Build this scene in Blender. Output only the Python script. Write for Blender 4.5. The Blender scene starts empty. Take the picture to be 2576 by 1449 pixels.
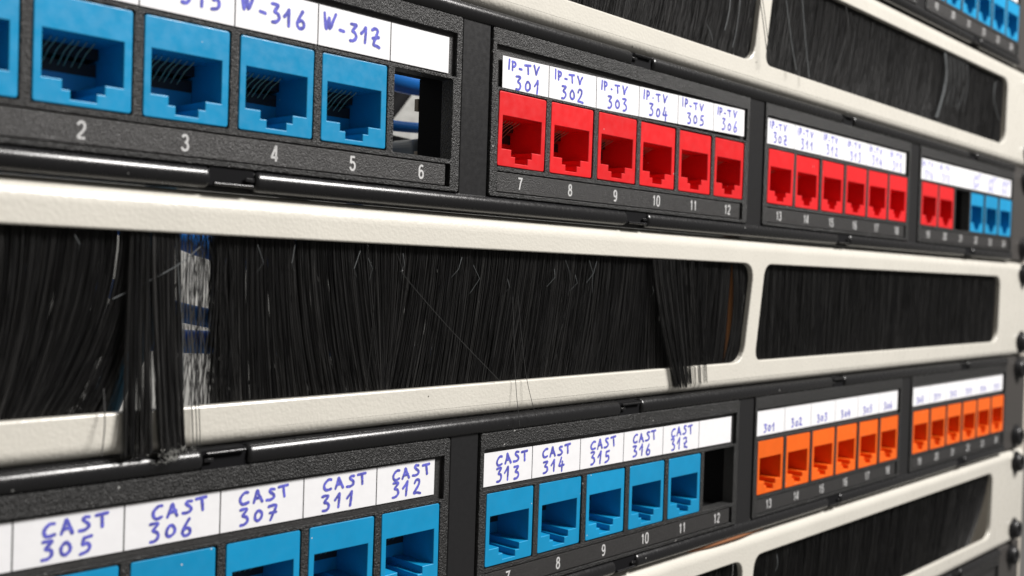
import bpy, bmesh, math, random
import numpy as np
from mathutils import Matrix, Vector
from mathutils.geometry import tessellate_polygon

MM = 0.001
random.seed(7)
rng = np.random.default_rng(11)
S = bpy.context.scene
C = S.collection

# ------------------------------------------------------------------ camera
cam_d = bpy.data.cameras.new('camera')
cam = bpy.data.objects.new('camera', cam_d)
C.objects.link(cam)
S.camera = cam
RW = [[0.6818225612982394, -0.7308348900266027, 0.03159681035345416],
      [0.01031251051154079, -0.03358624641562424, -0.9993826175087589],
      [0.7314449036199911, 0.6817274584256618, -0.015363118069894635]]
CP = (-164.547, -159.221, 7.555)
right, down, fwd = Vector(RW[0]), Vector(RW[1]), Vector(RW[2])
up = -down
m = Matrix(((right.x, up.x, -fwd.x), (right.y, up.y, -fwd.y), (right.z, up.z, -fwd.z))).to_4x4()
m.translation = Vector(CP) * MM
cam.matrix_world = m
cam_d.sensor_width = 36
cam_d.lens = 36 * 2617.36 / 2576
cam_d.clip_start = 0.01
cam_d.clip_end = 20
cam_d.dof.use_dof = True
cam_d.dof.focus_distance = 0.229
cam_d.dof.aperture_fstop = 21

# ------------------------------------------------------------------ light
w = bpy.data.worlds.new('World')
S.world = w
w.use_nodes = True
w.node_tree.nodes['Background'].inputs[0].default_value = (1.0, 0.96, 0.90, 1)
w.node_tree.nodes['Background'].inputs[1].default_value = 0.18


def area(name, loc, target, sx, sy, power, col):
    d = bpy.data.lights.new(name, 'AREA')
    d.shape = 'RECTANGLE'
    d.size = sx
    d.size_y = sy
    d.energy = power
    d.color = col
    o = bpy.data.objects.new(name, d)
    o.location = loc
    o.rotation_euler = (Vector(target) - Vector(loc)).to_track_quat('-Z', 'Y').to_euler()
    C.objects.link(o)
    return o


area('ceiling_lamp', (0.48, -0.64, 0.78), (0.0, 0, 0.0), 0.36, 0.22, 24, (1.0, 0.97, 0.94))
S.view_settings.view_transform = 'Standard'
S.view_settings.look = 'None'
S.view_settings.gamma = 1
S.view_settings.exposure = 0
S.render.engine = 'CYCLES'


# ------------------------------------------------------------------ materials
def mat(name, col, rough=0.5, spec=0.5, bump=None, var=None, coat=0.0, rough_var=None):
    mt = bpy.data.materials.new(name)
    mt.use_nodes = True
    nt = mt.node_tree
    b = nt.nodes['Principled BSDF']
    b.inputs['Base Color'].default_value = (*col, 1)
    b.inputs['Roughness'].default_value = rough
    b.inputs['Specular IOR Level'].default_value = spec
    b.inputs['Coat Weight'].default_value = coat
    tc = nt.nodes.new('ShaderNodeTexCoord')
    geo = nt.nodes.new('ShaderNodeNewGeometry')
    src = geo.outputs['Position']
    if bump:
        prev = None
        for (scale, strength, dist, detail) in bump:
            n = nt.nodes.new('ShaderNodeTexNoise')
            n.inputs['Scale'].default_value = scale
            n.inputs['Detail'].default_value = detail
            nt.links.new(src, n.inputs['Vector'])
            bp = nt.nodes.new('ShaderNodeBump')
            bp.inputs['Strength'].default_value = strength
            bp.inputs['Distance'].default_value = dist
            nt.links.new(n.outputs['Fac'], bp.inputs['Height'])
            if prev:
                nt.links.new(prev.outputs['Normal'], bp.inputs['Normal'])
            prev = bp
        nt.links.new(prev.outputs['Normal'], b.inputs['Normal'])
    if var:
        scale, amt = var
        n = nt.nodes.new('ShaderNodeTexNoise')
        n.inputs['Scale'].default_value = scale
        n.inputs['Detail'].default_value = 6
        nt.links.new(src, n.inputs['Vector'])
        r = nt.nodes.new('ShaderNodeMapRange')
        r.inputs['From Min'].default_value = 0.3
        r.inputs['From Max'].default_value = 0.7
        r.inputs['To Min'].default_value = 1 - amt
        r.inputs['To Max'].default_value = 1 + amt
        nt.links.new(n.outputs['Fac'], r.inputs['Value'])
        mx = nt.nodes.new('ShaderNodeVectorMath')
        mx.operation = 'SCALE'
        mx.inputs[0].default_value = col
        nt.links.new(r.outputs['Result'], mx.inputs['Scale'])
        nt.links.new(mx.outputs['Vector'], b.inputs['Base Color'])
    if rough_var:
        scale, lo, hi = rough_var
        n = nt.nodes.new('ShaderNodeTexNoise')
        n.inputs['Scale'].default_value = scale
        n.inputs['Detail'].default_value = 5
        nt.links.new(src, n.inputs['Vector'])
        r = nt.nodes.new('ShaderNodeMapRange')
        r.inputs['From Min'].default_value = 0.3
        r.inputs['From Max'].default_value = 0.7
        r.inputs['To Min'].default_value = lo
        r.inputs['To Max'].default_value = hi
        nt.links.new(n.outputs['Fac'], r.inputs['Value'])
        nt.links.new(r.outputs['Result'], b.inputs['Roughness'])
    return mt


def specks(mt, scale, thr, col):
    nt = mt.node_tree
    b = nt.nodes['Principled BSDF']
    g = nt.nodes.new('ShaderNodeNewGeometry')
    v = nt.nodes.new('ShaderNodeTexVoronoi')
    v.inputs['Scale'].default_value = scale
    nt.links.new(g.outputs['Position'], v.inputs['Vector'])
    c = nt.nodes.new('ShaderNodeMath')
    c.operation = 'LESS_THAN'
    c.inputs[1].default_value = thr
    nt.links.new(v.outputs['Distance'], c.inputs[0])
    mx = nt.nodes.new('ShaderNodeMix')
    mx.data_type = 'RGBA'
    mx.inputs[7].default_value = (*col, 1)
    src = b.inputs['Base Color']
    if src.is_linked:
        nt.links.new(src.links[0].from_socket, mx.inputs[6])
    else:
        mx.inputs[6].default_value = src.default_value
    nt.links.new(c.outputs[0], mx.inputs[0])
    nt.links.new(mx.outputs[2], b.inputs['Base Color'])


def per_object(mt, amt):
    nt = mt.node_tree
    b = nt.nodes['Principled BSDF']
    oi = nt.nodes.new('ShaderNodeObjectInfo')
    r = nt.nodes.new('ShaderNodeMapRange')
    r.inputs['To Min'].default_value = 1 - amt
    r.inputs['To Max'].default_value = 1 + amt * .6
    nt.links.new(oi.outputs['Random'], r.inputs['Value'])
    mx = nt.nodes.new('ShaderNodeVectorMath')
    mx.operation = 'SCALE'
    nt.links.new(b.inputs['Base Color'].links[0].from_socket, mx.inputs[0])
    nt.links.new(r.outputs['Result'], mx.inputs['Scale'])
    nt.links.new(mx.outputs['Vector'], b.inputs['Base Color'])


def bristle_mat(name, lo, hi, rough):
    mt = mat(name, lo, rough)
    nt = mt.node_tree
    b = nt.nodes['Principled BSDF']
    geo = nt.nodes.new('ShaderNodeNewGeometry')
    mx = nt.nodes.new('ShaderNodeMix')
    mx.data_type = 'RGBA'
    mx.inputs[6].default_value = (*lo, 1)
    mx.inputs[7].default_value = (*hi, 1)
    pw = nt.nodes.new('ShaderNodeMath')
    pw.operation = 'POWER'
    pw.inputs[1].default_value = 2.5
    nt.links.new(geo.outputs['Random Per Island'], pw.inputs[0])
    nt.links.new(pw.outputs[0], mx.inputs[0])
    nt.links.new(mx.outputs[2], b.inputs['Base Color'])
    return mt


M = {
    'white': mat('white_powder_coat', (0.665, 0.64, 0.575), 0.3, 0.5, bump=[(1300, 0.22, 0.0003, 1), (3500, .06, .0001, 2)], var=(60, 0.03), rough_var=(300, .24, .34)),
    'frame': mat('black_satin_plastic', (0.012, 0.012, 0.013), 0.36, 0.5, bump=[(4000, 0.15, 0.0001, 2)], rough_var=(900, .33, .42)),
    'rail': mat('black_polished_rail', (0.010, 0.010, 0.011), 0.24, 0.5, bump=[(5000, 0.18, 0.0001, 2)], rough_var=(1200, .2, .30)),
    'bezel': mat('black_grained_plastic', (0.016, 0.016, 0.016), 0.42, 0.5, bump=[(4000, 1.0, 0.00036, 1)], var=(3300, .45), rough_var=(2600, .3, .6)),
    'strip': mat('grey_grained_strip', (0.030, 0.029, 0.029), 0.5, 0.5, bump=[(4800, 0.8, 0.0002, 1)], var=(4200,.3), rough_var=(2800, .36, .6)),
    'dark': mat('dark_plastic_and_hole_shade', (0.005, 0.005, 0.006), 0.85, 0.15),
    'blue': mat('blue_jack_plastic', (0.006, 0.27, 0.53), 0.36, 0.45, bump=[(2500, 0.10, 0.0001, 3)], var=(220, 0.05), rough_var=(500, .28, .48)),
    'red': mat('red_jack_plastic', (0.72, 0.016, 0.02), 0.36, 0.4, bump=[(2500, 0.10, 0.0001, 3)], var=(220, 0.05), rough_var=(500, .3, .5)),
    'orange': mat('orange_jack_plastic', (0.84, 0.13, 0.008), 0.36, 0.4, bump=[(2500, 0.10, 0.0001, 3)], var=(220, 0.05), rough_var=(500, .3, .5)),
    'block': mat('jack_inner_block', (0.02, 0.022, 0.026), 0.5, 0.4),
    'paper': mat('white_paper', (0.83, 0.83, 0.85), 0.55, 0.4, bump=[(1600, 0.12, 0.0001, 4)], var=(500, 0.02)),
    'ink': mat('violet_blue_ink', (0.115, 0.12, 0.52), 0.5, 0.3, var=(1500, 0.35)),
    'print': mat('white_print', (0.56, 0.56, 0.56), 0.5, 0.3, var=(3500, 0.15)),
    'wire': mat('gold_contact', (0.34, 0.34, 0.24), 0.35, 0.5),
    'bristle': bristle_mat('black_nylon_bristle', (0.0045, 0.0045, 0.005), (0.038, 0.037, 0.036), 0.38),
    'stray': mat('pale_glint_bristle', (0.14, 0.15, 0.155), 0.3, 0.6),  # black nylon catching light; the glint is put into a paler colour
    'strayd': mat('grey_bristle', (0.05, 0.05, 0.05), 0.35, 0.5),
    'cable': mat('blue_cable_sheath', (0.02, 0.22, 0.75), 0.4, 0.4),
    'teal': mat('teal_cable_sheath', (0.02, 0.10, 0.17), 0.45, 0.4),
    'brown': mat('brown_cable_sheath', (0.62, 0.27, 0.11), 0.5, 0.4),
    'sliver': mat('brown_sliver', (0.33, 0.14, 0.065), 0.6, 0.3),
    'plug': mat('clear_grey_plug', (0.16, 0.19, 0.22), 0.3, 0.5),
    'wall': mat('grey_rear_wall', (0.40, 0.40, 0.385), 0.9, 0.2, bump=[(90, .3, .002, 3)], var=(260, 0.22)),
    'screw': mat('black_screw', (0.010, 0.010, 0.011), 0.35, 0.5),
    'ear': mat('grey_brown_ear', (0.05, 0.046, 0.043), 0.5, 0.5, bump=[(2000, .2, .0001, 2)]),
    'post': mat('beige_rack_post', (0.50, 0.46, 0.40), 0.45, 0.4, bump=[(900, .2, .0002, 2)]),
    'fluff': mat('grey_dust', (0.34, 0.34, 0.32), 0.9, 0.1),
    'tan': mat('tan_tab', (0.32, 0.27, 0.21), 0.5, 0.3),
}


M['white'].node_tree.nodes['Principled BSDF'].inputs['Coat Weight'].default_value = 0.7
M['white'].node_tree.nodes['Principled BSDF'].inputs['Coat Roughness'].default_value = 0.16
specks(M['white'], 85, .028, (.16, .15, .13))
specks(M['bezel'], 210, .045, (.35, .35, .34))
specks(M['frame'], 150, .035, (.35, .35, .34))
specks(M['rail'], 170, .035, (.35, .35, .34))
for c_ in ('blue', 'red', 'orange'):
    per_object(M[c_], .09)
    specks(M[c_], 260, .04, (.6, .6, .6))


# ------------------------------------------------------------------ helpers
def tagged(o, label=None, cat=None, group=None, kind=None):
    for k, v in (('label', label), ('category', cat), ('group', group), ('kind', kind)):
        if v:
            o[k] = v
    return o


def empty(name, loc, **kw):
    o = bpy.data.objects.new(name, None)
    o.empty_display_size = 0.01
    o.location = Vector(loc) * MM
    C.objects.link(o)
    return tagged(o, **kw)


def link(name, mesh, parent=None, loc=(0, 0, 0), rot=None, **kw):
    o = bpy.data.objects.new(name, mesh)
    o.location = Vector(loc) * MM
    if rot:
        o.rotation_euler = rot
    C.objects.link(o)
    if parent:
        o.parent = parent
    return tagged(o, **kw)


class MB:
    """collects faces in mm, builds one mesh"""
    def __init__(s):
        s.v = []
        s.f = []
        s.mi = []
        s.cur = 0

    def face(s, idx):
        s.f.append(tuple(idx))
        s.mi.append(s.cur)

    def box(s, x0, x1, y0, y1, z0, z1, r=0.0):
        if r > 0:
            s.slab([(x0, z0), (x1, z0), (x1, z1), (x0, z1)], [], y0, y1, r)
            return
        b = len(s.v)
        for x in (x0, x1):
            for y in (y0, y1):
                for z in (z0, z1):
                    s.v.append((x, y, z))
        for q in ((0, 1, 3, 2), (4, 6, 7, 5), (0, 4, 5, 1), (2, 3, 7, 6), (0, 2, 6, 4), (1, 5, 7, 3)):
            s.face([b + i for i in q])

    def slab(s, outer, holes, y0, y1, r=0.2, rh=None, seg=3, back=False):
        """plate in xz: front at y0, rounded edges of radius r (outer) and rh (holes), walls back to y1"""
        rh = r if rh is None else rh
        loops = [(outer, r, 1)] + [(h, rh, -1) for h in holes]
        fronts = []
        for loop, rad, sgn in loops:
            ar = sum(loop[i][0] * loop[(i + 1) % len(loop)][1] - loop[(i + 1) % len(loop)][0] * loop[i][1] for i in range(len(loop)))
            if (ar < 0):
                loop = loop[::-1]
            n = len(loop)
            nr = []
            for i in range(n):      # outward miter of a ccw loop
                p, c, q = Vector(loop[i - 1]), Vector(loop[i]), Vector(loop[(i + 1) % n])
                a = (c - p).normalized()
                b = (q - c).normalized()
                na, nb = Vector((a.y, -a.x)), Vector((b.y, -b.x))
                mm = (na + nb)
                if mm.length < 1e-6:
                    mm = na
                mm.normalize()
                nr.append(mm / max(0.4, mm.dot(na)))
            rings = []
            steps = seg if rad > 0 else 0
            for k in range(steps + 1):
                a = (k / steps * math.pi / 2) if steps else math.pi / 2
                off = rad * (1 - math.sin(a)) * sgn
                y = y0 + rad * (1 - math.cos(a))
                base = len(s.v)
                for (x, z), nn in zip(loop, nr):
                    s.v.append((x - nn.x * off, y, z - nn.y * off))
                rings.append(base)
            base = len(s.v)
            for (x, z) in loop:
                s.v.append((x, y1, z))
            rings.append(base)
            for a, b in zip(rings, rings[1:]):
                for i in range(n):
                    j = (i + 1) % n
                    q = (a + i, a + j, b + j, b + i)
                    s.face(q[::-1] if sgn > 0 else q)
            fronts.append((rings[0], n, rings[-1]))
        polys = [[Vector((s.v[st + i][0], s.v[st + i][2], 0)) for i in range(n)] for st, n, _ in fronts]
        flat = [st + i for st, n, _ in fronts for i in range(n)]
        flatb = [st + i for _, n, st in fronts for i in range(n)]
        for t in tessellate_polygon(polys):
            P = [s.v[flat[i]] for i in t]
            cr = (P[1][0] - P[0][0]) * (P[2][2] - P[0][2]) - (P[2][0] - P[0][0]) * (P[1][2] - P[0][2])
            t = list(t) if cr > 0 else list(t)[::-1]
            s.face([flat[i] for i in t])
            if back:
                s.face([flatb[i] for i in t][::-1])

    def tube(s, pts, rad, n=8, cap=True):
        pts = [Vector(p) for p in pts]
        base0 = len(s.v)
        up0 = Vector((0, 1, 0.3)).normalized()
        for i, p in enumerate(pts):
            d = (pts[min(i + 1, len(pts) - 1)] - pts[max(i - 1, 0)]).normalized()
            if abs(d.dot(up0)) > 0.95:
                up_ = Vector((1, 0, 0))
            else:
                up_ = up0
            u = d.cross(up_).normalized()
            v = d.cross(u)
            r = rad(i / (len(pts) - 1)) if callable(rad) else rad
            for k in range(n):
                a = 2 * math.pi * k / n
                s.v.append(tuple(p + u * (r * math.cos(a)) + v * (r * math.sin(a))))
        for i in range(len(pts) - 1):
            for k in range(n):
                a = base0 + i * n + k
                b = base0 + i * n + (k + 1) % n
                s.face((a, b, b + n, a + n))
        if cap:
            s.face([base0 + k for k in range(n)][::-1])
            e = base0 + (len(pts) - 1) * n
            s.face([e + k for k in range(n)])

    def mesh(s, name, mats, smooth=False):
        me = bpy.data.meshes.new(name)
        me.from_pydata([(a * MM, b * MM, c * MM) for a, b, c in s.v], [], s.f)
        for mt in (mats if isinstance(mats, (list, tuple)) else [mats]):
            me.materials.append(M[mt])
        if any(s.mi):
            me.polygons.foreach_set('material_index', s.mi)
        if smooth:
            me.polygons.foreach_set('use_smooth', [True] * len(s.f))
            me.set_sharp_from_angle(angle=math.radians(50))
        me.update()
        return me


def rect(x0, x1, z0, z1, r=0.0, n=4):
    if r <= 0:
        return [(x0, z0), (x1, z0), (x1, z1), (x0, z1)]
    out = []
    for cx, cz, a0 in ((x1 - r, z0 + r, -90), (x1 - r, z1 - r, 0), (x0 + r, z1 - r, 90), (x0 + r, z0 + r, 180)):
        for k in range(n + 1):
            a = math.radians(a0 + 90 * k / n)
            out.append((cx + r * math.cos(a), cz + r * math.sin(a)))
    return out


def round_poly(pts, rads, n=5):
    out = []
    N = len(pts)
    for i in range(N):
        p, c, q = Vector(pts[i - 1]), Vector(pts[i]), Vector(pts[(i + 1) % N])
        r = rads[i]
        a = (p - c).normalized()
        b = (q - c).normalized()
        if r <= 0:
            out.append(tuple(c))
            continue
        ang = a.angle(b)
        L = r / math.tan(ang / 2)
        p0, p1 = c + a * L, c + b * L
        for k in range(n + 1):
            t = k / n
            out.append(tuple((1 - t) ** 2 * p0 + 2 * t * (1 - t) * (c * 0.86 + (p0 + p1) * 0.07) + t * t * p1))
    return out


# ------------------------------------------------------------------ jack (local origin = lower left corner of its face)
JW, JH = 15.55, 16.42
notch = [(1.3, 3.85), (4.45, 3.85), (4.45, 2.35), (5.75, 2.35), (5.75, 0.95), (9.85, 0.95), (9.85, 2.35),
         (11.15, 2.35), (11.15, 3.85), (14.15, 3.85), (14.15, 11.15), (1.3, 11.15)]


def jack_mesh(col):
    b = MB()
    b.slab(rect(0, JW, 0, JH, 0.45, 2), [notch], -0.25, 15.0, 0.18, 0.17, seg=3)
    b.cur = 1
    b.box(0.2, JW - 0.2, 14.5, 16, 0.2, JH - 0.2)
    b.cur = 0
    b.box(1.35, 14.1, 9.5, 14.6, 3.9, 6.6)
    return b.mesh('network_jack_' + col, [col, 'block'])


def contacts_mesh():
    b = MB()
    for k in range(8):
        x = 3.1 + k * 1.14
        x += 0.12 * math.sin(k * 2.1)
        b.tube([(x, 3.8, 10.9), (x, 4.6, 10.5), (x - .1, 6.6, 9.6), (x, 9.0, 8.0), (x, 10.6, 6.9)], 0.10, 5)
    return b.mesh('contact_wires', 'wire', True)


def contact_comb():
    b = MB()
    b.box(1.4, 14.05, 8.6, 14.4, 9.3, 11.1)
    b.box(1.4, 14.05, 9.4, 14.3, 6.55, 8.6)
    return b.mesh('contact_comb', 'block')


JM = {c: jack_mesh(c) for c in ('blue', 'red', 'orange')}
CWM = contacts_mesh()
CCM = contact_comb()

# ------------------------------------------------------------------ handwriting and printed digits
def arc(cx, cy, rx, ry, a0, a1, n=8):
    return [(cx + rx * math.cos(math.radians(a0 + (a1 - a0) * k / n)), cy + ry * math.sin(math.radians(a0 + (a1 - a0) * k / n))) for k in range(n + 1)]


G = {
    'C': [[(0.85, 0.9), (0.5, 0.92), (0.12, 0.62), (0.08, 0.3), (0.35, 0.05), (0.9, 0.12)]],
    'A': [[(0.05, 0.0), (0.25, 0.55), (0.38, 1.0), (0.6, 0.6), (0.95, 0.02)], [(0.2, 0.35), (0.75, 0.42)]],
    'S': [[(0.85, 0.95), (0.45, 0.98), (0.35, 0.78), (0.75, 0.5), (0.85, 0.25), (0.5, 0.02), (0.08, 0.05)]],
    'T': [[(0.0, 0.93), (0.95, 1.0)], [(0.5, 0.97), (0.58, 0.5), (0.66, 0.0)]],
    'I': [[(0.5, 1.0), (0.5, 0.0)]],
    'P': [[(0.2, 1.0), (0.25, 0.0)], [(0.15, 0.98), (0.65, 0.92), (0.75, 0.68), (0.55, 0.48), (0.25, 0.45)]],
    'V': [[(0.05, 1.0), (0.3, 0.5), (0.48, 0.0), (0.7, 0.55), (0.98, 0.98)]],
    'W': [[(0.0, 0.95), (0.15, 0.45), (0.28, 0.0), (0.45, 0.7), (0.6, 0.05), (0.8, 0.5), (1.0, 1.0)]],
    '-': [[(0.15, 0.42), (0.85, 0.4)]],
    '.': [[(0.35, 0.4), (0.6, 0.38)]],
    '0': [[(0.4, 0.72), (0.15, 0.5), (0.2, 0.2), (0.5, 0.08), (0.82, 0.25), (0.8, 0.55), (0.5, 0.74), (0.3, 0.68)]],
    '1': [[(0.1, 0.55), (0.45, 0.85), (0.6, 1.0), (0.58, 0.5), (0.55, 0.0)]],
    '2': [[(0.1, 0.75), (0.3, 0.98), (0.7, 0.9), (0.65, 0.6), (0.3, 0.25), (0.1, 0.05), (0.5, 0.08), (0.98, 0.0)]],
    '3': [[(0.1, 0.98), (0.45, 1.0), (0.75, 0.95), (0.35, 0.6), (0.7, 0.5), (0.85, 0.25), (0.6, 0.02), (0.2, 0.0)]],
    '4': [[(0.45, 1.0), (0.3, 0.6), (0.12, 0.35), (0.6, 0.33), (0.98, 0.36)], [(0.7, 0.65), (0.66, 0.3), (0.64, -0.12)]],
    '5': [[(0.9, 1.0), (0.35, 0.95)], [(0.33, 0.95), (0.28, 0.55), (0.65, 0.6), (0.88, 0.35), (0.7, 0.1), (0.2, 0.0)]],
    '6': [[(0.65, 1.05), (0.35, 0.65), (0.15, 0.25), (0.4, 0.0), (0.8, 0.1), (0.85, 0.35), (0.55, 0.5), (0.25, 0.35)]],
    '7': [[(0.1, 0.92), (0.5, 0.98), (0.85, 0.9), (0.65, 0.5), (0.35, 0.0)], [(0.25, 0.48), (0.9, 0.5)]],
}
GX = dict(G)
GX['x'] = [[(0.08, 0.9), (0.45, 1.0), (0.75, 0.92), (0.6, 0.55), (0.3, 0.1), (0.7, 0.05), (0.98, 0.0)], [(0.2, 0.42), (0.9, 0.55)]]   # the writer's crossed seven


def smooth_line(p, n=4):
    if len(p) < 3:
        return p
    out = []
    P = [p[0]] + list(p) + [p[-1]]
    for i in range(1, len(P) - 2):
        for k in range(n):
            t = k / n
            a, b, c, d = (Vector(P[j]) for j in (i - 1, i, i + 1, i + 2))
            out.append(tuple(0.5 * ((2 * b) + (c - a) * t + (2 * a - 5 * b + 4 * c - d) * t * t + (3 * b - a - 3 * c + d) * t ** 3)))
    out.append(p[-1])
    return out


def ink_mesh(lines, width=0.44):
    """lines: (text, x, z, glyph width, advance, height, slope)"""
    b = MB()
    lay = [0]

    def ribbon(pts):
        n = len(pts)
        for i in range(n - 1):
            a, c = Vector(pts[i]), Vector(pts[i + 1])
            d = c - a
            if d.length < 1e-5:
                continue
            d.normalize()
            wv = width * 0.5 * random.uniform(0.88, 1.1)
            nn = Vector((-d.y, d.x)) * wv
            y = -0.02 - (lay[0] % 14) * 0.0035
            lay[0] += 1
            base = len(b.v)
            ring = [a + nn, a - d * wv * 0.8 + nn * 0.55, a - d * wv * 0.8 - nn * 0.55, a - nn, c - nn, c + d * wv * 0.8 - nn * 0.55, c + d * wv * 0.8 + nn * 0.55, c + nn]
            for p in ring:
                b.v.append((p.x, y, p.y))
            b.face([base + k for k in range(8)])
    for text, x, z, gw, adv, h, slope in lines:
        for i, ch in enumerate(text):
            if ch == ' ':
                continue
            ox = x + i * adv + random.uniform(-.08, .08)
            oz = z + slope * i * adv + random.uniform(-.12, .12)
            sc = random.uniform(0.92, 1.08)
            sl = random.uniform(-0.04, 0.22)
            for st in GX[ch]:
                pts = [(ox + (px * gw + pz * sl * h * .5 + random.uniform(-.05, .05)) * 1.0, oz + pz * h * sc + random.uniform(-.05, .05)) for px, pz in st]
                ribbon(smooth_line(pts, 3))
    return b.mesh('handwriting', 'ink')


# printed grotesque figures as centre lines in a 1 x 1 box
PD = {
    '0': [arc(.5, .68, .42, .30, 0, 180, 10) + arc(.5, .32, .42, .30, 180, 360, 10) + [(.92, .68)]],
    '1': [[(.18, .76), (.36, .80), (.50, .98)], [(.55, .98), (.55, .02)]],
    '2': [arc(.48, .71, .38, .25, 170, -25, 10) + [(.62, .42), (.2, .18), (.1, .03)], [(.1, .04), (.9, .04)]],
    '3': [arc(.46, .74, .34, .22, 160, -80, 10) + [(.42, .53)], [(.42, .53)] + arc(.46, .28, .41, .25, 75, -165, 12)],
    '4': [[(.70, .0), (.70, .97), (.64, .97), (.08, .30), (.08, .25), (.95, .25)]],
    '5': [[(.86, .95), (.24, .95), (.16, .50)], [(.16, .50)] + arc(.48, .31, .41, .29, 135, -165, 12)],
    '6': [arc(.52, .31, .38, .28, 0, 360, 16), arc(.55, .62, .42, .35, 50, 180, 8) + [(.13, .35)]],
    '7': [[(.08, .95), (.92, .95), (.6, .55), (.38, .02)]],
    '8': [arc(.5, .75, .33, .21, 0, 360, 16), arc(.5, .28, .40, .26, 0, 360, 16)],
    '9': [arc(.48, .69, .38, .28, 0, 360, 16), [(.87, .65)] + arc(.45, .38, .42, .35, 0, -130, 8)],
}


def digits_mesh(txt):
    b = MB()
    H, W, ADV, T = 2.72, 1.42, 1.78, 0.40
    n = len(txt)
    x0 = -((n - 1) * ADV + W) / 2
    lay = 0
    for i, ch in enumerate(txt):
        for st_ in PD[ch]:
            pts = [Vector((x0 + i * ADV + px * W, pz * H)) for px, pz in st_]
            L, Rr = [], []
            for k, p in enumerate(pts):
                d0 = (p - pts[k - 1]) if k else (pts[1] - p)
                d1 = (pts[k + 1] - p) if k < len(pts) - 1 else (p - pts[k - 1])
                d0, d1 = d0.normalized(), d1.normalized()
                n0, n1 = Vector((-d0.y, d0.x)), Vector((-d1.y, d1.x))
                mm_ = n0 + n1
                mm_ = mm_.normalized() if mm_.length > 1e-4 else n0
                mm_ = mm_ * (T / 2 / max(.5, mm_.dot(n0)))
                L.append(p + mm_)
                Rr.append(p - mm_)
            y = -0.004 * lay
            lay += 1
            base = len(b.v)
            for a, c in zip(L, Rr):
                b.v.append((a.x, y, a.y))
                b.v.append((c.x, y, c.y))
            for k in range(len(pts) - 1):
                q = base + 2 * k
                b.face((q, q + 1, q + 3, q + 2))
    return b.mesh('port_number', 'print')


DIG = {}

# ------------------------------------------------------------------ patch panel
PITCH, MODP = 17.598, 117.828
FX0, FX1 = -122.0, 343.0


def bezel_mesh():
    # local origin = lower left corner of the module's first jack in x, unit centre in z
    b = MB()
    holes = []
    for k in range(6):
        x = k * PITCH
        holes.append(rect(x - 0.2, x + JW + 0.2, -11.67, 5.1, 0.3, 2))
    holes.append(rect(-1.2, 104.6, 5.75, 14.9))
    holes.append(rect(0.0, 103.6, -17.35, -12.65))
    b.slab(rect(-2.4, 106.2, -18.3, 18.5, 0.6, 3), holes, -0.35, 3.0, 0.22, 0.12, seg=3)
    return b.mesh('module_bezel', 'bezel')


def housing_mesh():
    b = MB()
    for k in range(7):
        x = k * PITCH - 1.6 if k else -2.2
        b.box(x, x + (1.3 if k else 1.9), 3.0, 10.5, -12.5, 6.2)
    b.box(-2.3, 106.1, 3.05, 10.4, 6.25, 15.6)
    b.box(-2.3, 106.1, 3.05, 10.4, -18.0, -12.55)
    b.cur = 1
    b.box(-1.25, 104.65, 0.6, 2.9, 5.7, 14.95)
    return b.mesh('module_housing', ['dark', 'strip'])


def strip_mesh():
    b = MB()
    b.slab(rect(0.22, 102.4, -17.15, -12.85), [], -0.12, 2.0, 0.1, seg=2)
    return b.mesh('number_strip', 'strip')


def rail_mesh(x0, x1, zs):
    """rounded clip rail: half round bar with domed ends"""
    b = MB()
    R = 2.0
    n = 22
    xs = []
    for k in range(6):
        a = k / 5 * math.pi / 2
        xs.append((x0 + R * 0.55 * (1 - math.sin(a)) if False else x0 + 0.9 * (1 - math.cos(a)), 0.62 + 0.38 * math.sin(a)))
    L = xs + [(x1 - (x - x0), s_) for x, s_ in xs[::-1]]
    for x, sc in L:
        for k in range(n):
            a = math.pi * 2 * k / n
            b.v.append((x, 0.95 - R * sc * math.cos(a) * 0.95, zs * 20.25 + R * sc * math.sin(a)))
    for i in range(len(L) - 1):
        for k in range(n):
            p = i * n + k
            q = i * n + (k + 1) % n
            b.face((p, q, q + n, p + n))
    b.face(list(range(n))[::-1])
    e = (len(L) - 1) * n
    b.face([e + k for k in range(n)])
    return b.mesh('clip_rail', 'rail', True)


def latch_mesh():
    b = MB()
    b.box(-4.2, 4.2, 1.2, 3.2, 0.75, 1.3, 0.15)
    b.tube([(-3.8, -0.55, 1.1), (3.8, -0.55, 1.1)], 0.3, 12)
    b.box(-4.2, -2.4, -.6, -.3, -0.35, 0.3, .1)
    b.cur = 1
    b.box(-4.35, 4.35, 0.0, 5.4, -1.75, 1.5)  # matte black block in the clip gap, standing in for the hole's shade
    return b.mesh('latch_tab', ['rail', 'dark'], True)


BEZ, HOU, STR, LAT = bezel_mesh(), housing_mesh(), strip_mesh(), latch_mesh()


def frame_mesh(mods):
    b = MB()
    holes = []
    for mi in range(4):
        x = (mi - 1) * MODP
        holes.append(rect(x - 2.85, x + 106.65, -18.75, 18.95, 0.5, 2))
        for s_ in (1, -1):
            c = x + 52.0
            z0, z1 = (18.99, 21.4) if s_ > 0 else (-21.25, -18.8)
            holes.append(rect(c - 4.1, c + 4.1, z0, z1))
    b.slab(rect(FX0 - 2, FX1, -21.55, 21.75, 0.4, 2), holes, 0.05, 6.0, 0.5, 0.3, seg=3)
    b.box(FX0 - 1.5, FX1 - .5, 1.6, 5.9, -22.25, -21.56)
    b.box(FX0 - 1.5, FX1 - .5, 1.6, 5.9, 21.76, 22.15)
    return b.mesh('panel_frame', 'frame')


FRM = frame_mesh(4)


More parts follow.
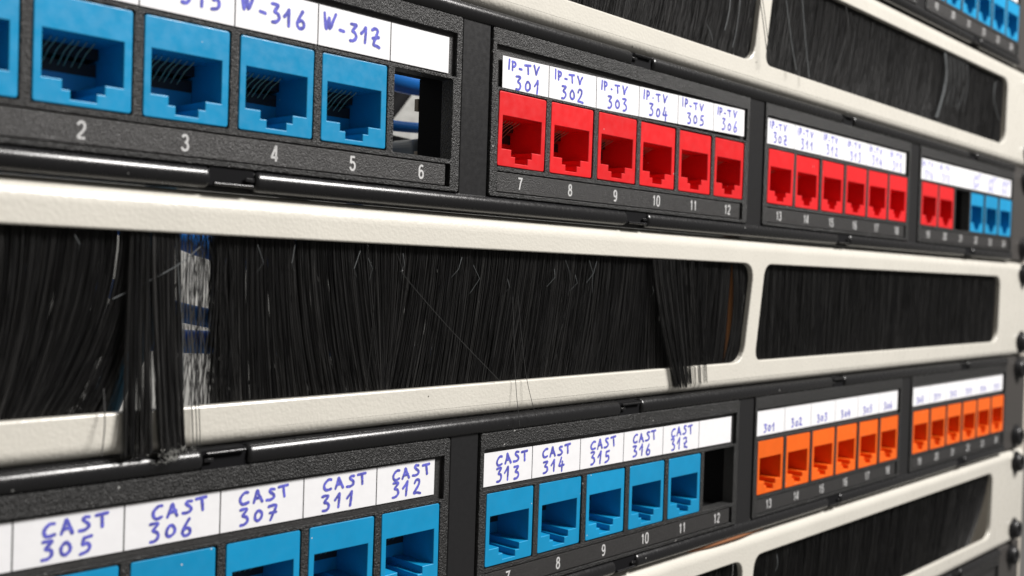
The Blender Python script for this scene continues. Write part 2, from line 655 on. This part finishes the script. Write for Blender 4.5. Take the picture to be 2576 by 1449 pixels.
def patch_panel(zc, label, spec, view_modules, dx=0.0):
    t = empty('patch_panel', (dx, 0, zc), label=label, cat='patch panel', group='black patch panels in the rack')
    link('panel_frame', FRM, t)
    # ear with elongated hole
    b = MB()
    b.slab(rect(343.7, 372, -21.7, 21.7, 0.8, 3), [rect(355, 367, 12.4, 19.4, 3.4, 4), rect(355, 367, -19.4, -12.4, 3.4, 4)], 0.7, 3.0, 0.3, seg=2)
    link('mounting_ear', b.mesh('mounting_ear', 'ear'), t)
    edges = [FX0]
    for mi in range(4):
        c = (mi - 1) * MODP + 52.0
        edges += [c - 4.4, c + 4.4]
    edges.append(FX1 - 0.6)
    for s_ in (1, -1):
        for i in range(0, len(edges), 2):
            if edges[i + 1] > view_modules[0] * MODP - 125 - 60:
                link('clip_rail', rail_mesh(edges[i], edges[i + 1], s_), t)
        for mi in view_modules:
            link('latch_tab', LAT, t, ((mi - 1) * MODP + 52.0, 0, s_ * 20.2), (0, 0 if s_ > 0 else math.pi, 0))
    for mi in view_modules:
        x = (mi - 1) * MODP
        link('module_bezel', BEZ, t, (x, 0, 0))
        link('module_housing', HOU, t, (x, 0, 0))
        ns = link('number_strip', STR, t, (x, 0, 0))
        sp = spec[mi]
        for k in range(6):
            n = mi * 6 + k + 1
            if n not in DIG:
                DIG[n] = digits_mesh(str(n))
            link('port_number', DIG[n], ns, (k * PITCH + 7.7, -0.14, -16.3), label='white printed number %d' % n)
            col = sp['jacks'][k]
            txt = sp['text'][k] if sp.get('text') else None
            if col:
                said = ' under the label %s' % ' '.join(t_.replace('x', '7') for t_ in txt) if txt else (' under a blank label' if sp.get('text') else '')
                j = link('network_jack', JM[col], t, (x + k * PITCH + random.uniform(-.07, .07), random.uniform(-.08, .12), -11.47 + random.uniform(-.08, .05)), (random.uniform(-.008, .008), random.uniform(-.004, .004), random.uniform(-.008, .008)), label='%s network jack at port %d%s' % (col, n, said))
                cw = link('contact_wires', CWM, j, kind='stuff')
                link('contact_comb', CCM, j)
            if sp.get('text') is None:
                continue
            off, z0l, z0r, h = sp['lab']
            # paper label
            x0 = off + 17.55 * k + 0.12
            x1 = off + 17.55 * (k + 1) - 0.12
            if k == 0:
                x0 = sp.get('xs', x0)
            if k == 5:
                x1 = sp.get('xe', min(x1, 103.4))
            pb = MB()
            pb.slab([(0, 0), (x1 - x0, 0), (x1 - x0, h), (0, h)], [], 0, 0.12, 0.02, seg=1)
            sl = (z0r - z0l) / 103.0
            pm = pb.mesh('paper_label', 'paper')
            pl = link('paper_label', pm, t, (x + x0, -0.22 if z0l < 5.7 else 0.35, z0l + sl * x0), (0, -math.atan(sl), 0),
                      label=('white paper label handwritten %s' % ' '.join(t_.replace('x', '7') for t_ in txt)) if txt else 'blank white paper label')
            if txt:
                if len(txt) == 1 and txt[0].startswith('W'):
                    tw = txt[0]
                    link('handwriting', ink_mesh([(tw[0], 1.0, 3.3, 2.6, 3.0, 2.9, 0), (tw[1], 4.6, 2.7, 1.5, 2, 2.2, 0), (tw[2:], 7.0, 2.2, 2.1, 2.75, 3.2, -.02)], 0.64), pl)
                elif len(txt) == 1:
                    link('handwriting', ink_mesh([(txt[0], 4.2, 0.9, 1.9, 2.6, 2.4, 0.02)], 0.52), pl)
                elif txt[0] == 'CAST':
                    dxr = random.uniform(-.7, .7)
                    link('handwriting', ink_mesh([('CAST', 4.0 + dxr, 4.35, 2.0, 2.7, 2.15, 0.03), (txt[1], 3.8 + dxr * .5, .8, 2.1, 2.9, 2.8, 0.0)], 0.57), pl)
                else:
                    link('handwriting', ink_mesh([(txt[0][0], 1.4, 4.9, 1.2, 1.6, 2.1, 0), (txt[0][1], 2.7, 4.8, 1.8, 1.8, 2.1, 0), (txt[0][2], 5.2, 4.7, 1.2, 1.8, 1.8, 0),
                                                  (txt[0][3], 7.0, 4.8, 2.0, 1.8, 1.9, 0), (txt[0][4], 10.2, 4.9, 1.9, 1.8, 1.9, 0), (txt[1], 4.1, .8, 2.1, 3.1, 2.9, -0.02)], 0.54), pl)
    return t


R_, B_, O_ = 'red', 'blue', 'orange'
specA = {
    0: dict(jacks=[B_] * 5 + [None], lab=(-0.7, 6.2, 6.3, 7.5), text=[('W-313',), ('W-314',), ('W-315',), ('W-316',), ('W-31x',), None], xe=102.9),
    1: dict(jacks=[R_] * 6, lab=(-1.1, 5.1, 6.85, 7.6), text=[('IP-TV', '301'), ('IP-TV', '302'), ('IP.TV', '303'), ('IP.TV', '304'), ('IP-TV', '305'), ('IP-TV', '306')], xs=0.9, xe=103.2),
    2: dict(jacks=[R_] * 6, lab=(-0.7, 6.6, 6.6, 7.8), text=[('IP-TV', '30x'), ('IP-TV', '311'), ('IP-TV', '312'), ('IP-TV', '313'), ('IP-TV', '314'), ('IP-TV', '315')], xe=102.8),
    3: dict(jacks=[R_, R_, None, B_, B_, B_], lab=(-0.7, 6.2, 6.6, 7.9), text=[('IP-TV', '316'), ('IP-TV', '31x'), None, ('CAST', '301'), ('CAST', '302'), ('CAST', '303')], xe=104.2),
}
specB = {
    0: dict(jacks=[B_] * 6, lab=(-0.95, 6.9, 6.9, 7.5), text=[('CAST', '304'), ('CAST', '305'), ('CAST', '306'), ('CAST', '307'), ('CAST', '311'), ('CAST', '312')], xe=102.4),
    1: dict(jacks=[B_] * 5 + [None], lab=(-2.15, 6.4, 6.35, 7.5), text=[('CAST', '313'), ('CAST', '314'), ('CAST', '315'), ('CAST', '316'), ('CAST', '31x'), None], xs=-0.7, xe=102.7),
    2: dict(jacks=[O_] * 6, lab=(-0.5, 6.5, 6.9, 7.7), text=[('301',), ('302',), ('303',), ('304',), ('305',), ('306',)], xe=103.6),
    3: dict(jacks=[O_] * 6, lab=(-0.5, 7.0, 7.1, 7.9), text=[('30x',), ('311',), ('312',), ('313',), ('314',), ('315',)], xe=103.2),
}
blank = [None] * 6
specT = {1: dict(jacks=[B_] * 6, text=None), 2: dict(jacks=[B_] * 6, text=None), 3: dict(jacks=[B_] * 6, lab=(-0.5, 6.4, 6.4, 7.7), text=blank)}
specL = {2: dict(jacks=[B_] * 6, text=None), 3: dict(jacks=[B_] * 6, text=None)}
ZA, ZB = 42.35, -46.55
patch_panel(ZA, 'black patch panel with red jacks and IP-TV labels, between two brush panels', specA, [0, 1, 2, 3])
patch_panel(ZB, 'black patch panel with CAST labels, blue jacks at left and orange jacks at right', specB, [0, 1, 2, 3])
patch_panel(ZA + 88.9, 'black patch panel cut off by the top right corner, with only blue jacks', specT, [2, 3])
patch_panel(ZB - 88.9, 'black patch panel whose top edge shows in the bottom right corner', specL, [3])


# ------------------------------------------------------------------ brush panels
def faceplate():
    b = MB()
    zt, zb = 22.0, -22.1
    R, RT = 2.5, 3.8
    x0, x1 = -124, 372
    w1 = round_poly([(-116, -14.9), (107.6, -14.9), (112.4, 14.35), (-116, 14.35)], [4, 5.5, 4.5, 4])
    w2 = round_poly([(114.4, -14.7), (329.2, -14.9), (330.0, 14.6), (118.9, 14.4)], [3, 6, 5, 4])
    slots = [rect(354.5, 366.5, s_ * 15.9 - 3.4, s_ * 15.9 + 3.4, 3.3, 4) for s_ in (1, -1)]
    b.slab([(x0, zb + R), (x1, zb + R), (x1, zt - RT), (x0, zt - RT)], [w1, w2] + slots, 0.0, 1.6, 0.0, 0.45, seg=4)
    # folded top and bottom edges
    for s_, ze in ((1, zt), (-1, zb)):
        prof = []
        R = RT if s_ > 0 else 2.5
        for k in range(15):
            a = math.pi / 2 * k / 14
            prof.append((R - R * math.cos(a), ze - s_ * (R - R * math.sin(a))))
        prof.append((11.0, ze))
        base = len(b.v)
        nx = 2
        for (y, z) in prof:
            b.v.append((x0, y, z))
            b.v.append((x1, y, z))
        for i in range(len(prof) - 1):
            p = base + i * 2
            q = (p, p + 1, p + 3, p + 2)
            b.face(q if s_ > 0 else q[::-1])
    me = b.mesh('faceplate', 'white')
    me.polygons.foreach_set('use_smooth', [len(p.vertices) == 4 and abs(p.normal.x) < .001 and abs(p.center.z) > .0165 for p in me.polygons])
    return me


FP = faceplate()


def smooth_noise(x, seed, scale):
    r = np.random.default_rng(seed)
    n = 600
    v = r.uniform(-1, 1, n)
    t = (x + 400) / scale
    i = np.floor(t).astype(int) % (n - 1)
    f = t - np.floor(t)
    f = f * f * (3 - 2 * f)
    return v[i] * (1 - f) + v[i + 1] * f


def strands(xt, xb, zt, zb, yt, yb, rad, power, wav, nseg=9, yp=1.3):
    """arrays -> vertices, faces of three sided strands"""
    N = len(xt)
    t = np.linspace(0, 1, nseg)[None, :]
    x = xt[:, None] + (xb - xt)[:, None] * t ** power[:, None] + wav[:, None] * np.sin(t * math.pi)
    z = zt[:, None] + (zb - zt)[:, None] * t
    tt = t ** yp if yp < 9 else np.clip((t - .6) / .17, 0, 1) ** 2 * (3 - 2 * np.clip((t - .6) / .17, 0, 1))
    y = yt[:, None] + (yb - yt)[:, None] * tt
    P = np.stack([x, y, z], -1)
    V = np.zeros((N, nseg, 3, 3))
    ph = rng.uniform(0, 6.28, N)
    for k in range(3):
        a = ph + k * 2.0944
        V[:, :, k, :] = P
        V[:, :, k, 0] += (rad * np.cos(a))[:, None]
        V[:, :, k, 1] += (rad * np.sin(a))[:, None]
    V = V.reshape(-1, 3)
    base = (np.arange(N) * nseg * 3)[:, None, None]
    seg = (np.arange(nseg - 1) * 3)[None, :, None]
    k = np.arange(3)[None, None, :]
    k2 = (k + 1) % 3
    F = np.stack([base + seg + k, base + seg + k2, base + seg + 3 + k2, base + seg + 3 + k], -1).reshape(-1, 4)
    return V, F


def strand_mesh(name, parts, mt):
    Vs, Fs, o = [], [], 0
    for V, F in parts:
        Vs.append(V)
        Fs.append(F + o)
        o += len(V)
    V = np.concatenate(Vs) * MM
    F = np.concatenate(Fs)
    me = bpy.data.meshes.new(name)
    me.vertices.add(len(V))
    me.vertices.foreach_set('co', V.ravel())
    me.loops.add(F.size)
    me.loops.foreach_set('vertex_index', F.ravel().astype(np.int32))
    me.polygons.add(len(F))
    me.polygons.foreach_set('loop_start', np.arange(0, F.size, 4, dtype=np.int32))
    me.polygons.foreach_set('use_smooth', np.ones(len(F), dtype=bool))
    me.update(calc_edges=True)
    me.validate()
    me.materials.append(M[mt])
    return me


def field(xs, ys, x):
    return np.interp(x, xs, ys)


def brush(zc, label, seed, xr, shear, density=19, gap=None, key=None, stray=()):
    t = empty('brush_panel', (0, 0, zc), label=label, cat='brush panel', group='cream brush panels in the rack')
    link('faceplate', FP, t)
    parts = []
    for (a, b) in xr:
        L = b - a
        for layer, (y0, dens) in enumerate(((2.0, .8), (3.0, 1.0), (4.2, 1.0), (5.4, 1.0))):
            N = int(L * density * dens)
            xt = np.sort(rng.uniform(a, b, N))
            keep = np.ones(N, bool)
            if gap:
                g0, g1 = gap
                ysh = .56 * (y0 - 2)
                keep = ~((xt > g0 + ysh + rng.normal(0, .25, N)) & (xt < g1 + ysh + rng.normal(0, .35, N)) & (rng.uniform(0, 1, N) > 0.0))
            xt = xt[keep]
            if gap:
                xt = np.concatenate([xt, rng.uniform(g0 + 7.0, g1, 3), g1 + np.abs(rng.normal(0, .8, 6))])
            N = len(xt)
            d = smooth_noise(xt, seed + layer // 2, 14) * 1.6 + smooth_noise(xt, seed + 9 + layer, 4.5) * 0.9
            if key is not None:
                xb = field(key[0], key[1], xt) + d * 0.45
            else:
                xb = xt + shear + d
            jit = rng.normal(0, 0.22, N) + (rng.uniform(0, 1, N) < 0.05) * rng.normal(0, 1.7, N)
            xb = xb + jit
            if gap:
                ing = (xt > g0 + 6) & (xt < g1 + 1.2)
                xb = np.where(ing & (rng.uniform(0, 1, N) < .6), xb + rng.normal(-.6, 1.9, N), xb)
            pw = np.where(xt < -80, 2.0, np.clip(rng.normal(1.5, 0.15, N), 1, 2.4))
            wv = smooth_noise(xt, seed + 31, 9) * 0.5 + rng.normal(0, .06, N)
            if gap:
                ed = ((np.abs(xt - g1 - ysh) < 3.0) & (xt > g1 - 1)) | ((xt > -83) & (xt < g0))
                xb = np.where(ed, xb + rng.normal(0, 1.1, N), xb)
                wv = np.where(ed, wv + rng.normal(0, .55, N), wv)
            if gap:
                lens = 102.3 + 1.7 * (y0 - 2)
                wv = np.where((xt > lens) & (xt < lens + 9.3), 3.3 * np.clip((lens + 9.3 - xt) / 9.3, 0, 1) ** .8 + rng.normal(0, .05, N), wv)
                wv = np.where((xt > lens - 4) & (xt <= lens), rng.normal(0, .05, N) - .3, wv)
            yt = y0 + (rng.uniform(-.45, .45, N) if not gap else np.where((xt > 98) & (xt < 113.5), rng.uniform(-.15, .15, N), rng.uniform(-.45, .45, N)))
            yb = y0 + rng.uniform(-.35, .35, N) - 0.2
            zb_ = -19.5 + rng.uniform(-1, 1, N)
            parts.append(strands(xt, xb, np.full(N, 16.0), zb_, yt, yb, np.full(N, 0.058) * rng.uniform(.8, 1.15, N), pw, wv))
    link('bristles', strand_mesh('bristles', parts, 'bristle'), t, kind='stuff')
    hb = MB()
    for (a, b) in xr:
        hb.box(max(a, -123.5) - 0.2, b + 0.2, 1.75, 6.6, 14.9, 20.0, 0.2)
    link('bristle_holder', hb.mesh('bristle_holder', 'frame'), t)
    for pts, rad, mt in stray:
        b = MB()
        kn = 1 if (mt == 'stray' and rad < .09 and len(pts) == 3) else 4
        sm = smooth_line([(p[0], p[2]) for p in pts], kn)
        sy = smooth_line([(p[0], p[1]) for p in pts], kn)
        b.tube([(s1[0], s2[1], s1[1]) for s1, s2 in zip(sm, sy)], rad, 5)
        link('bristle', b.mesh('bristle', mt, True), t, label='loose bristle')
    return t


# middle panel: mapping of strand roots to tips, in mm
kx = [-123, -104, -95, -88.0, -84.0, -81.0, -79.5, -67.6, -66, -60, -50, -36, -22, -12, 0, 20, 40, 57, 64, 74, 86, 92, 99, 104, 112]
kb = [-126, -109, -103, -99.5, -96, -89.5, -88.0, -66.8, -65.2, -59, -44.5, -29.2, -28.5, -17, -5.5, 13.5, 34, 52, 66, 80, 86, 89, 95, 100.5, 107]
zc = -2.1
strays = []


def st(*p, r=0.09, m_='strayd'):
    strays.append(([(x, y, z - zc) for x, y, z in p], r, m_))


# diagonal long one, those that cross the gap and those over the lower rim
st((-26.5, 1.8, 11), (-25.2, 1.2, 7.5), (-24.5, .8, 5.6), (-12, .2, -5.2), (2.3, -.5, -16.4), r=.07)
st((7.2, .6, 2), (7.6, -.8, -17), (7.9, -2.2, -27), r=.07)
st((9.0, .6, 2), (10.8, -.8, -15), (13.2, -2.4, -25.5), r=.07)
st((-87.8, .2, -13), (-88.3, -1.6, -18.5), (-89.3, -2.8, -23.2), r=.11)
st((-86.0, 1.5, 1.2), (-76, .6, 6.5), (-71.3, .4, 10.2), r=.09, m_='stray')
st((-75.4, 1.2, 12), (-75.0, .6, 4), (-74.2, .4, -4), (-73.8, .5, -14), r=.08, m_='stray')
for a, b2, c in ((-72.4, -71.0, -72.6), (-71.4, -71.6, -70.8), (-70.6, -72.2, -69.0), (-69.8, -68.9, -70.6), (-69.3, -71.2, -68.9), (-68.6, -67.4, -70.0), (-70.9, -69.4, -73.5), (-68.9, -70.2, -66.9), (-71.9, -70.4, -68.4)):
    st((a, 3, 13), (b2, 2.4, 2 + a % 2), (c, 2.6, -19), r=.085)
for xk in (-72.9, -72.2, -71.6):
    st((xk - .6, 2.0, 12), (xk - .8, 1.2, -2), (xk, -.9, -16.5), (xk + .2, -1.4, -23.6), r=.09)
# kinked ends, their glints put into the pale bristle colour
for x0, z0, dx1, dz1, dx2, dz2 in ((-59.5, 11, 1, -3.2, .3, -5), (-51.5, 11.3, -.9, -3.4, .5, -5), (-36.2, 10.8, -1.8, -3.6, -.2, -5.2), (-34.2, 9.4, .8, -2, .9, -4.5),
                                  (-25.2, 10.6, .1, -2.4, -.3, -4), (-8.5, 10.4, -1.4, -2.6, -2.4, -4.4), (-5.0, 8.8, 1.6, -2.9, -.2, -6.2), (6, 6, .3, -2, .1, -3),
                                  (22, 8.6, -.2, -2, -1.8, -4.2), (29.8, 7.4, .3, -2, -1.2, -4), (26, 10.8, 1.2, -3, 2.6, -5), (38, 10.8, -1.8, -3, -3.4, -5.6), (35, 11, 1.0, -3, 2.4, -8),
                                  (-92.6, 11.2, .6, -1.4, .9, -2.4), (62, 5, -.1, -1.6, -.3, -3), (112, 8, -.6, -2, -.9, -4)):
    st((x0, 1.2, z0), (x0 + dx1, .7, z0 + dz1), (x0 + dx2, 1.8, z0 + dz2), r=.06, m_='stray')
mid = brush(zc, 'cream brush panel in the middle, parted gap and bristle tufts over its lower rim', 100,
            [(-122, 112.0), (115.5, 330)], -0.8, gap=(-80.2, -67.6), key=(kx + [113, 114.5, 200, 330], kb + [108, 113.8, 196.5, 327]), stray=strays)


def tuft(x0, x1, xb0, xb1, n, zb0, zb1, name_label, ymid=-1.6, ya=.9, yz=2.3, yp=1.5):
    N = n
    xt = rng.uniform(x0, x1, N)
    xb = xb0 + (xt - x0) / (x1 - x0) * (xb1 - xb0) + rng.normal(0, .15, N)
    V, F = strands(xt, xb, np.full(N, 16.0), zb0 + (zb1 - zb0) * rng.uniform(0, 1, N), rng.uniform(ya, yz, N), ymid + rng.uniform(-.6, .6, N), np.full(N, .075), np.clip(rng.normal(1.3, .12, N), 1, 2), rng.normal(0, .2, N), 16, yp)
    # keep the strands in front of the rim once they reach it
    link('bristle_tuft', strand_mesh('bristle_tuft', [(V, F)], 'bristle'), mid, kind='stuff', label=name_label)


tuft(-79.8, -74.6, -78.8, -74.2, 190, -21.9, -22.4, 'straight bristle tuft hanging over the lower rim beside the gap')
tuft(-83.5, -80.0, -85.2, -80.3, 120, -21.3, -21.9, 'straight bristle tuft hanging over the lower rim beside the gap')
tuft(60, 76, 70.5, 79.0, 120, -19.0, -20.4, 'short bristle tuft poking out over the lower rim', -1.1, .25, .75, 1.0)
tuft(78, 85.5, 82.5, 86.5, 16, -19.0, -19.8, 'thin bristle tuft poking out over the lower rim', -1.1, .25, .75, 1.0)

strays = []
zc = 86.8
st((104.8, -.5, 100), (108.6, -1.6, 86), (111.2, -2.6, 72.5), r=.12, m_='strayd')
st((106.6, -.5, 100), (110.2, -1.6, 86), (112.6, -2.6, 73), r=.1, m_='strayd')
st((121.5, 0, 106), (126, -1.4, 84), (128.5, -2.6, 72.5), r=.15, m_='stray')
st((133.5, 0, 106), (135.2, -1.4, 86), (137.0, -2.6, 71.5), r=.15, m_='stray')
st((96, 1.2, 93), (94, .6, 84), (92, .6, 78), r=.16, m_='stray')
st((101, 1.2, 90), (98.5, .6, 80), (96.5, .6, 74), r=.12, m_='stray')
st((83, .8, 78), (84.2, .2, 76), (85.0, 0, 73.8), r=.1, m_='stray')
st((168, 1, 101), (168.3, .2, 92), (160, .6, 76), r=.14, m_='strayd')
for i in range(26):  # far bundle whose sheen is put in as paler strands
    x = 258 + i * .95
    st((x, 1.3, 102), (x - 1.2, .2, 94 - 3 * (i % 3)), (x - 5 + (i % 4), .9, 80), r=.10, m_='stray' if i % 5 == 0 else 'strayd')
for i in range(5):
    st((256 + i * .4, 1.2, 102), (256.6 + i * .4, .3, 90), (249 + i * .5, .8, 74), r=.12, m_='stray')
st((316, 1, 98), (313, .4, 90), (322, .8, 82), r=.2, m_='stray')
brush(86.8, 'cream brush panel at the top, above the patch panel with the red jacks', 300, [(20, 112.0), (115.5, 330)], -4.5, density=14,
      key=([0, 60, 100, 110, 112.5, 115, 125, 200, 260, 300, 330], [-6, 52, 92, 103, 106, 109.5, 117, 190, 251, 295, 327]), stray=strays)
strays = []
zc = -91.0
st((134, 1.0, -79), (133.5, .4, -82), (133, .8, -84), r=.12, m_='stray')
brush(-91.0, 'cream brush panel at the bottom, below the patch panel with the orange jacks', 500, [(30, 112.0), (115.5, 331)], -3, density=12,
      key=([0, 60, 110, 113, 116, 200, 280, 318, 331], [-3, 57, 106, 109, 110, 194, 268, 296, 302]), stray=strays)

# ------------------------------------------------------------------ screws, rack post
def screw_mesh():
    b = MB()
    n = 24
    prof = [(0, 5.2), (-0.6, 5.4), (-0.9, 5.0), (-0.9, 4.4), (-2.6, 4.1), (-3.2, 3.5), (-3.3, 2.2), (-2.4, 2.0), (-2.3, 0.05)]
    for y, r in prof:
        for k in range(n):
            a = 2 * math.pi * k / n
            b.v.append((r * math.cos(a), y, r * math.sin(a)))
    for i in range(len(prof) - 1):
        for k in range(n):
            p, q = i * n + k, i * n + (k + 1) % n
            b.face((p, p + n, q + n, q))
    return b.mesh('rack_screw', 'screw', True)


SC = screw_mesh()
names = [(86.8, 'top brush panel'), (ZA, 'patch panel with the red jacks'), (-2.1, 'middle brush panel'), (ZB, 'patch panel with the orange jacks'), (-91.0, 'bottom brush panel'), (ZB - 88.9, 'lowest patch panel')]
for zc_, nm in names:
    for s_, wd in ((1, 'upper'), (-1, 'lower')):
        link('rack_screw', SC, None, (361.0, 0.3 if 'brush' in nm else 0.9, zc_ + s_ * 15.9), label='%s black screw at the right end of the %s' % (wd, nm), cat='screw', group='black screws down the right side')

b = MB()
b.box(346, 384, 3.3, 5.5, -330, 330, 0.3)
b.box(381, 384, 5.6, 40, -330, 330)
link('rack_post', b.mesh('rack_post', 'post'), None, label='beige steel rack post behind the panel ends at right', cat='rack post')

# ------------------------------------------------------------------ things behind the panels
b = MB()
b.box(-1200, 1500, 420, 430, -900, 900)
link('rear_wall', b.mesh('rear_wall', 'wall'), None, kind='structure')


def cable(pts, rad, mt, label):
    b = MB()
    xs = smooth_line([(p[0], p[1]) for p in pts], 8)
    zs = smooth_line([(p[0], p[2]) for p in pts], 8)
    b.tube([(a[0], a[1], c[1]) for a, c in zip(xs, zs)], rad, 12)
    link('network_cable', b.mesh('network_cable', mt, True), None, label=label, cat='cable', group='network cables behind the panels')


cable([(-120, 70, 8), (-60, 62, 1.5), (-50, 60, -1.6), (-38, 58, -4.9), (-10, 60, -9), (30, 66, -9)], 2.3, 'cable', 'upper of two blue cables behind the parted bristles')
cable([(-120, 68, -6), (-60, 66, -9.0), (-38, 64, -11.2), (0, 58, -13), (40, 60, -18)], 2.8, 'cable', 'lower of two blue cables behind the parted bristles')
cable([(-90, 60, 21), (-48, 60, 15.2), (-34, 60, 11.8), (-20, 60, 10), (10, 60, 22)], 3.6, 'cable', 'blue cable at the top of the gap in the bristles')
cable([(-46, 60, 40), (-50, 56, 8), (-54, 54, -8), (-60, 60, -28), (-64, 60, -60)], 3.4, 'teal', 'teal cable hanging behind the tuft at the left')
cable([(-20, 60, 61.5), (10, 60, 60), (30, 62, 59.5), (60, 64, 62)], 3.2, 'cable', 'blue cable at the top of the empty port 6')
cable([(-10, 58, 47), (14, 60, 46.6), (28, 61, 47), (60, 66, 50)], 1.5, 'cable', 'thin blue cable across the empty port 6')
cable([(20, 120, 20), (56, 124, 46), (78, 128, 66), (100, 132, 90)], 3.4, 'dark', 'dark cable slanting behind the empty port 6')
cable([(121.5, 14, 24), (122.3, 14, 4), (122, 14, -14), (119, 16, -40)], 2.6, 'brown', 'brown cable behind the right end of the long brush')
cable([(84, 2.4, -69.6), (94, .9, -69.1), (112, .7, -68.95), (126, 2.4, -69.2)], 0.8, 'sliver', 'brown cord in the slit below the orange jack panel')  # thin brown tube added to colour the slit
b = MB()
b.slab(rect(25, 33, 33, 43.5, 2.5, 5), [], 56, 66, 0.8, back=True)
link('cable_plug', b.mesh('cable_plug', 'plug'), None, label='clear grey cable plug low in the empty port 6', cat='plug')

b = MB()
b.box(-1.0, 1.0, 0, 1.2, 0, 2.6, .15)
TAB = b.mesh('keystone_catch', 'tan')
link('keystone_catch', TAB, None, (-12.6, 11, 41.9), label='upper tan catch beside the empty port 6', cat='catch')
link('keystone_catch', TAB, None, (-12.4, 11, 30.6), label='lower tan catch beside the empty port 6', cat='catch')
cable([(-20, 75, 36), (10, 78, 37), (30, 78, 40), (70, 82, 38)], 7.0, 'dark', 'thick dark cable low behind the empty port 6')
# dust caught on the tips of the tuft
b = MB()
for i in range(70):
    cx = random.gauss(-76.6, 1.6)
    cz = -24.3 + random.uniform(-1.0, .8)
    cy = -2.2 + random.uniform(-.5, .5)
    p = [(cx, cy, cz)]
    for k in range(4):
        p.append((p[-1][0] + random.uniform(-.45, .45), p[-1][1] + random.uniform(-.2, .2), p[-1][2] + random.uniform(-.4, .4)))
    b.tube(p, .035, 3)
link('dust_fluff', b.mesh('dust_fluff', 'fluff', True), None, label='grey dust fluff caught at the tips of the hanging bristle tuft', cat='dust', kind='stuff')
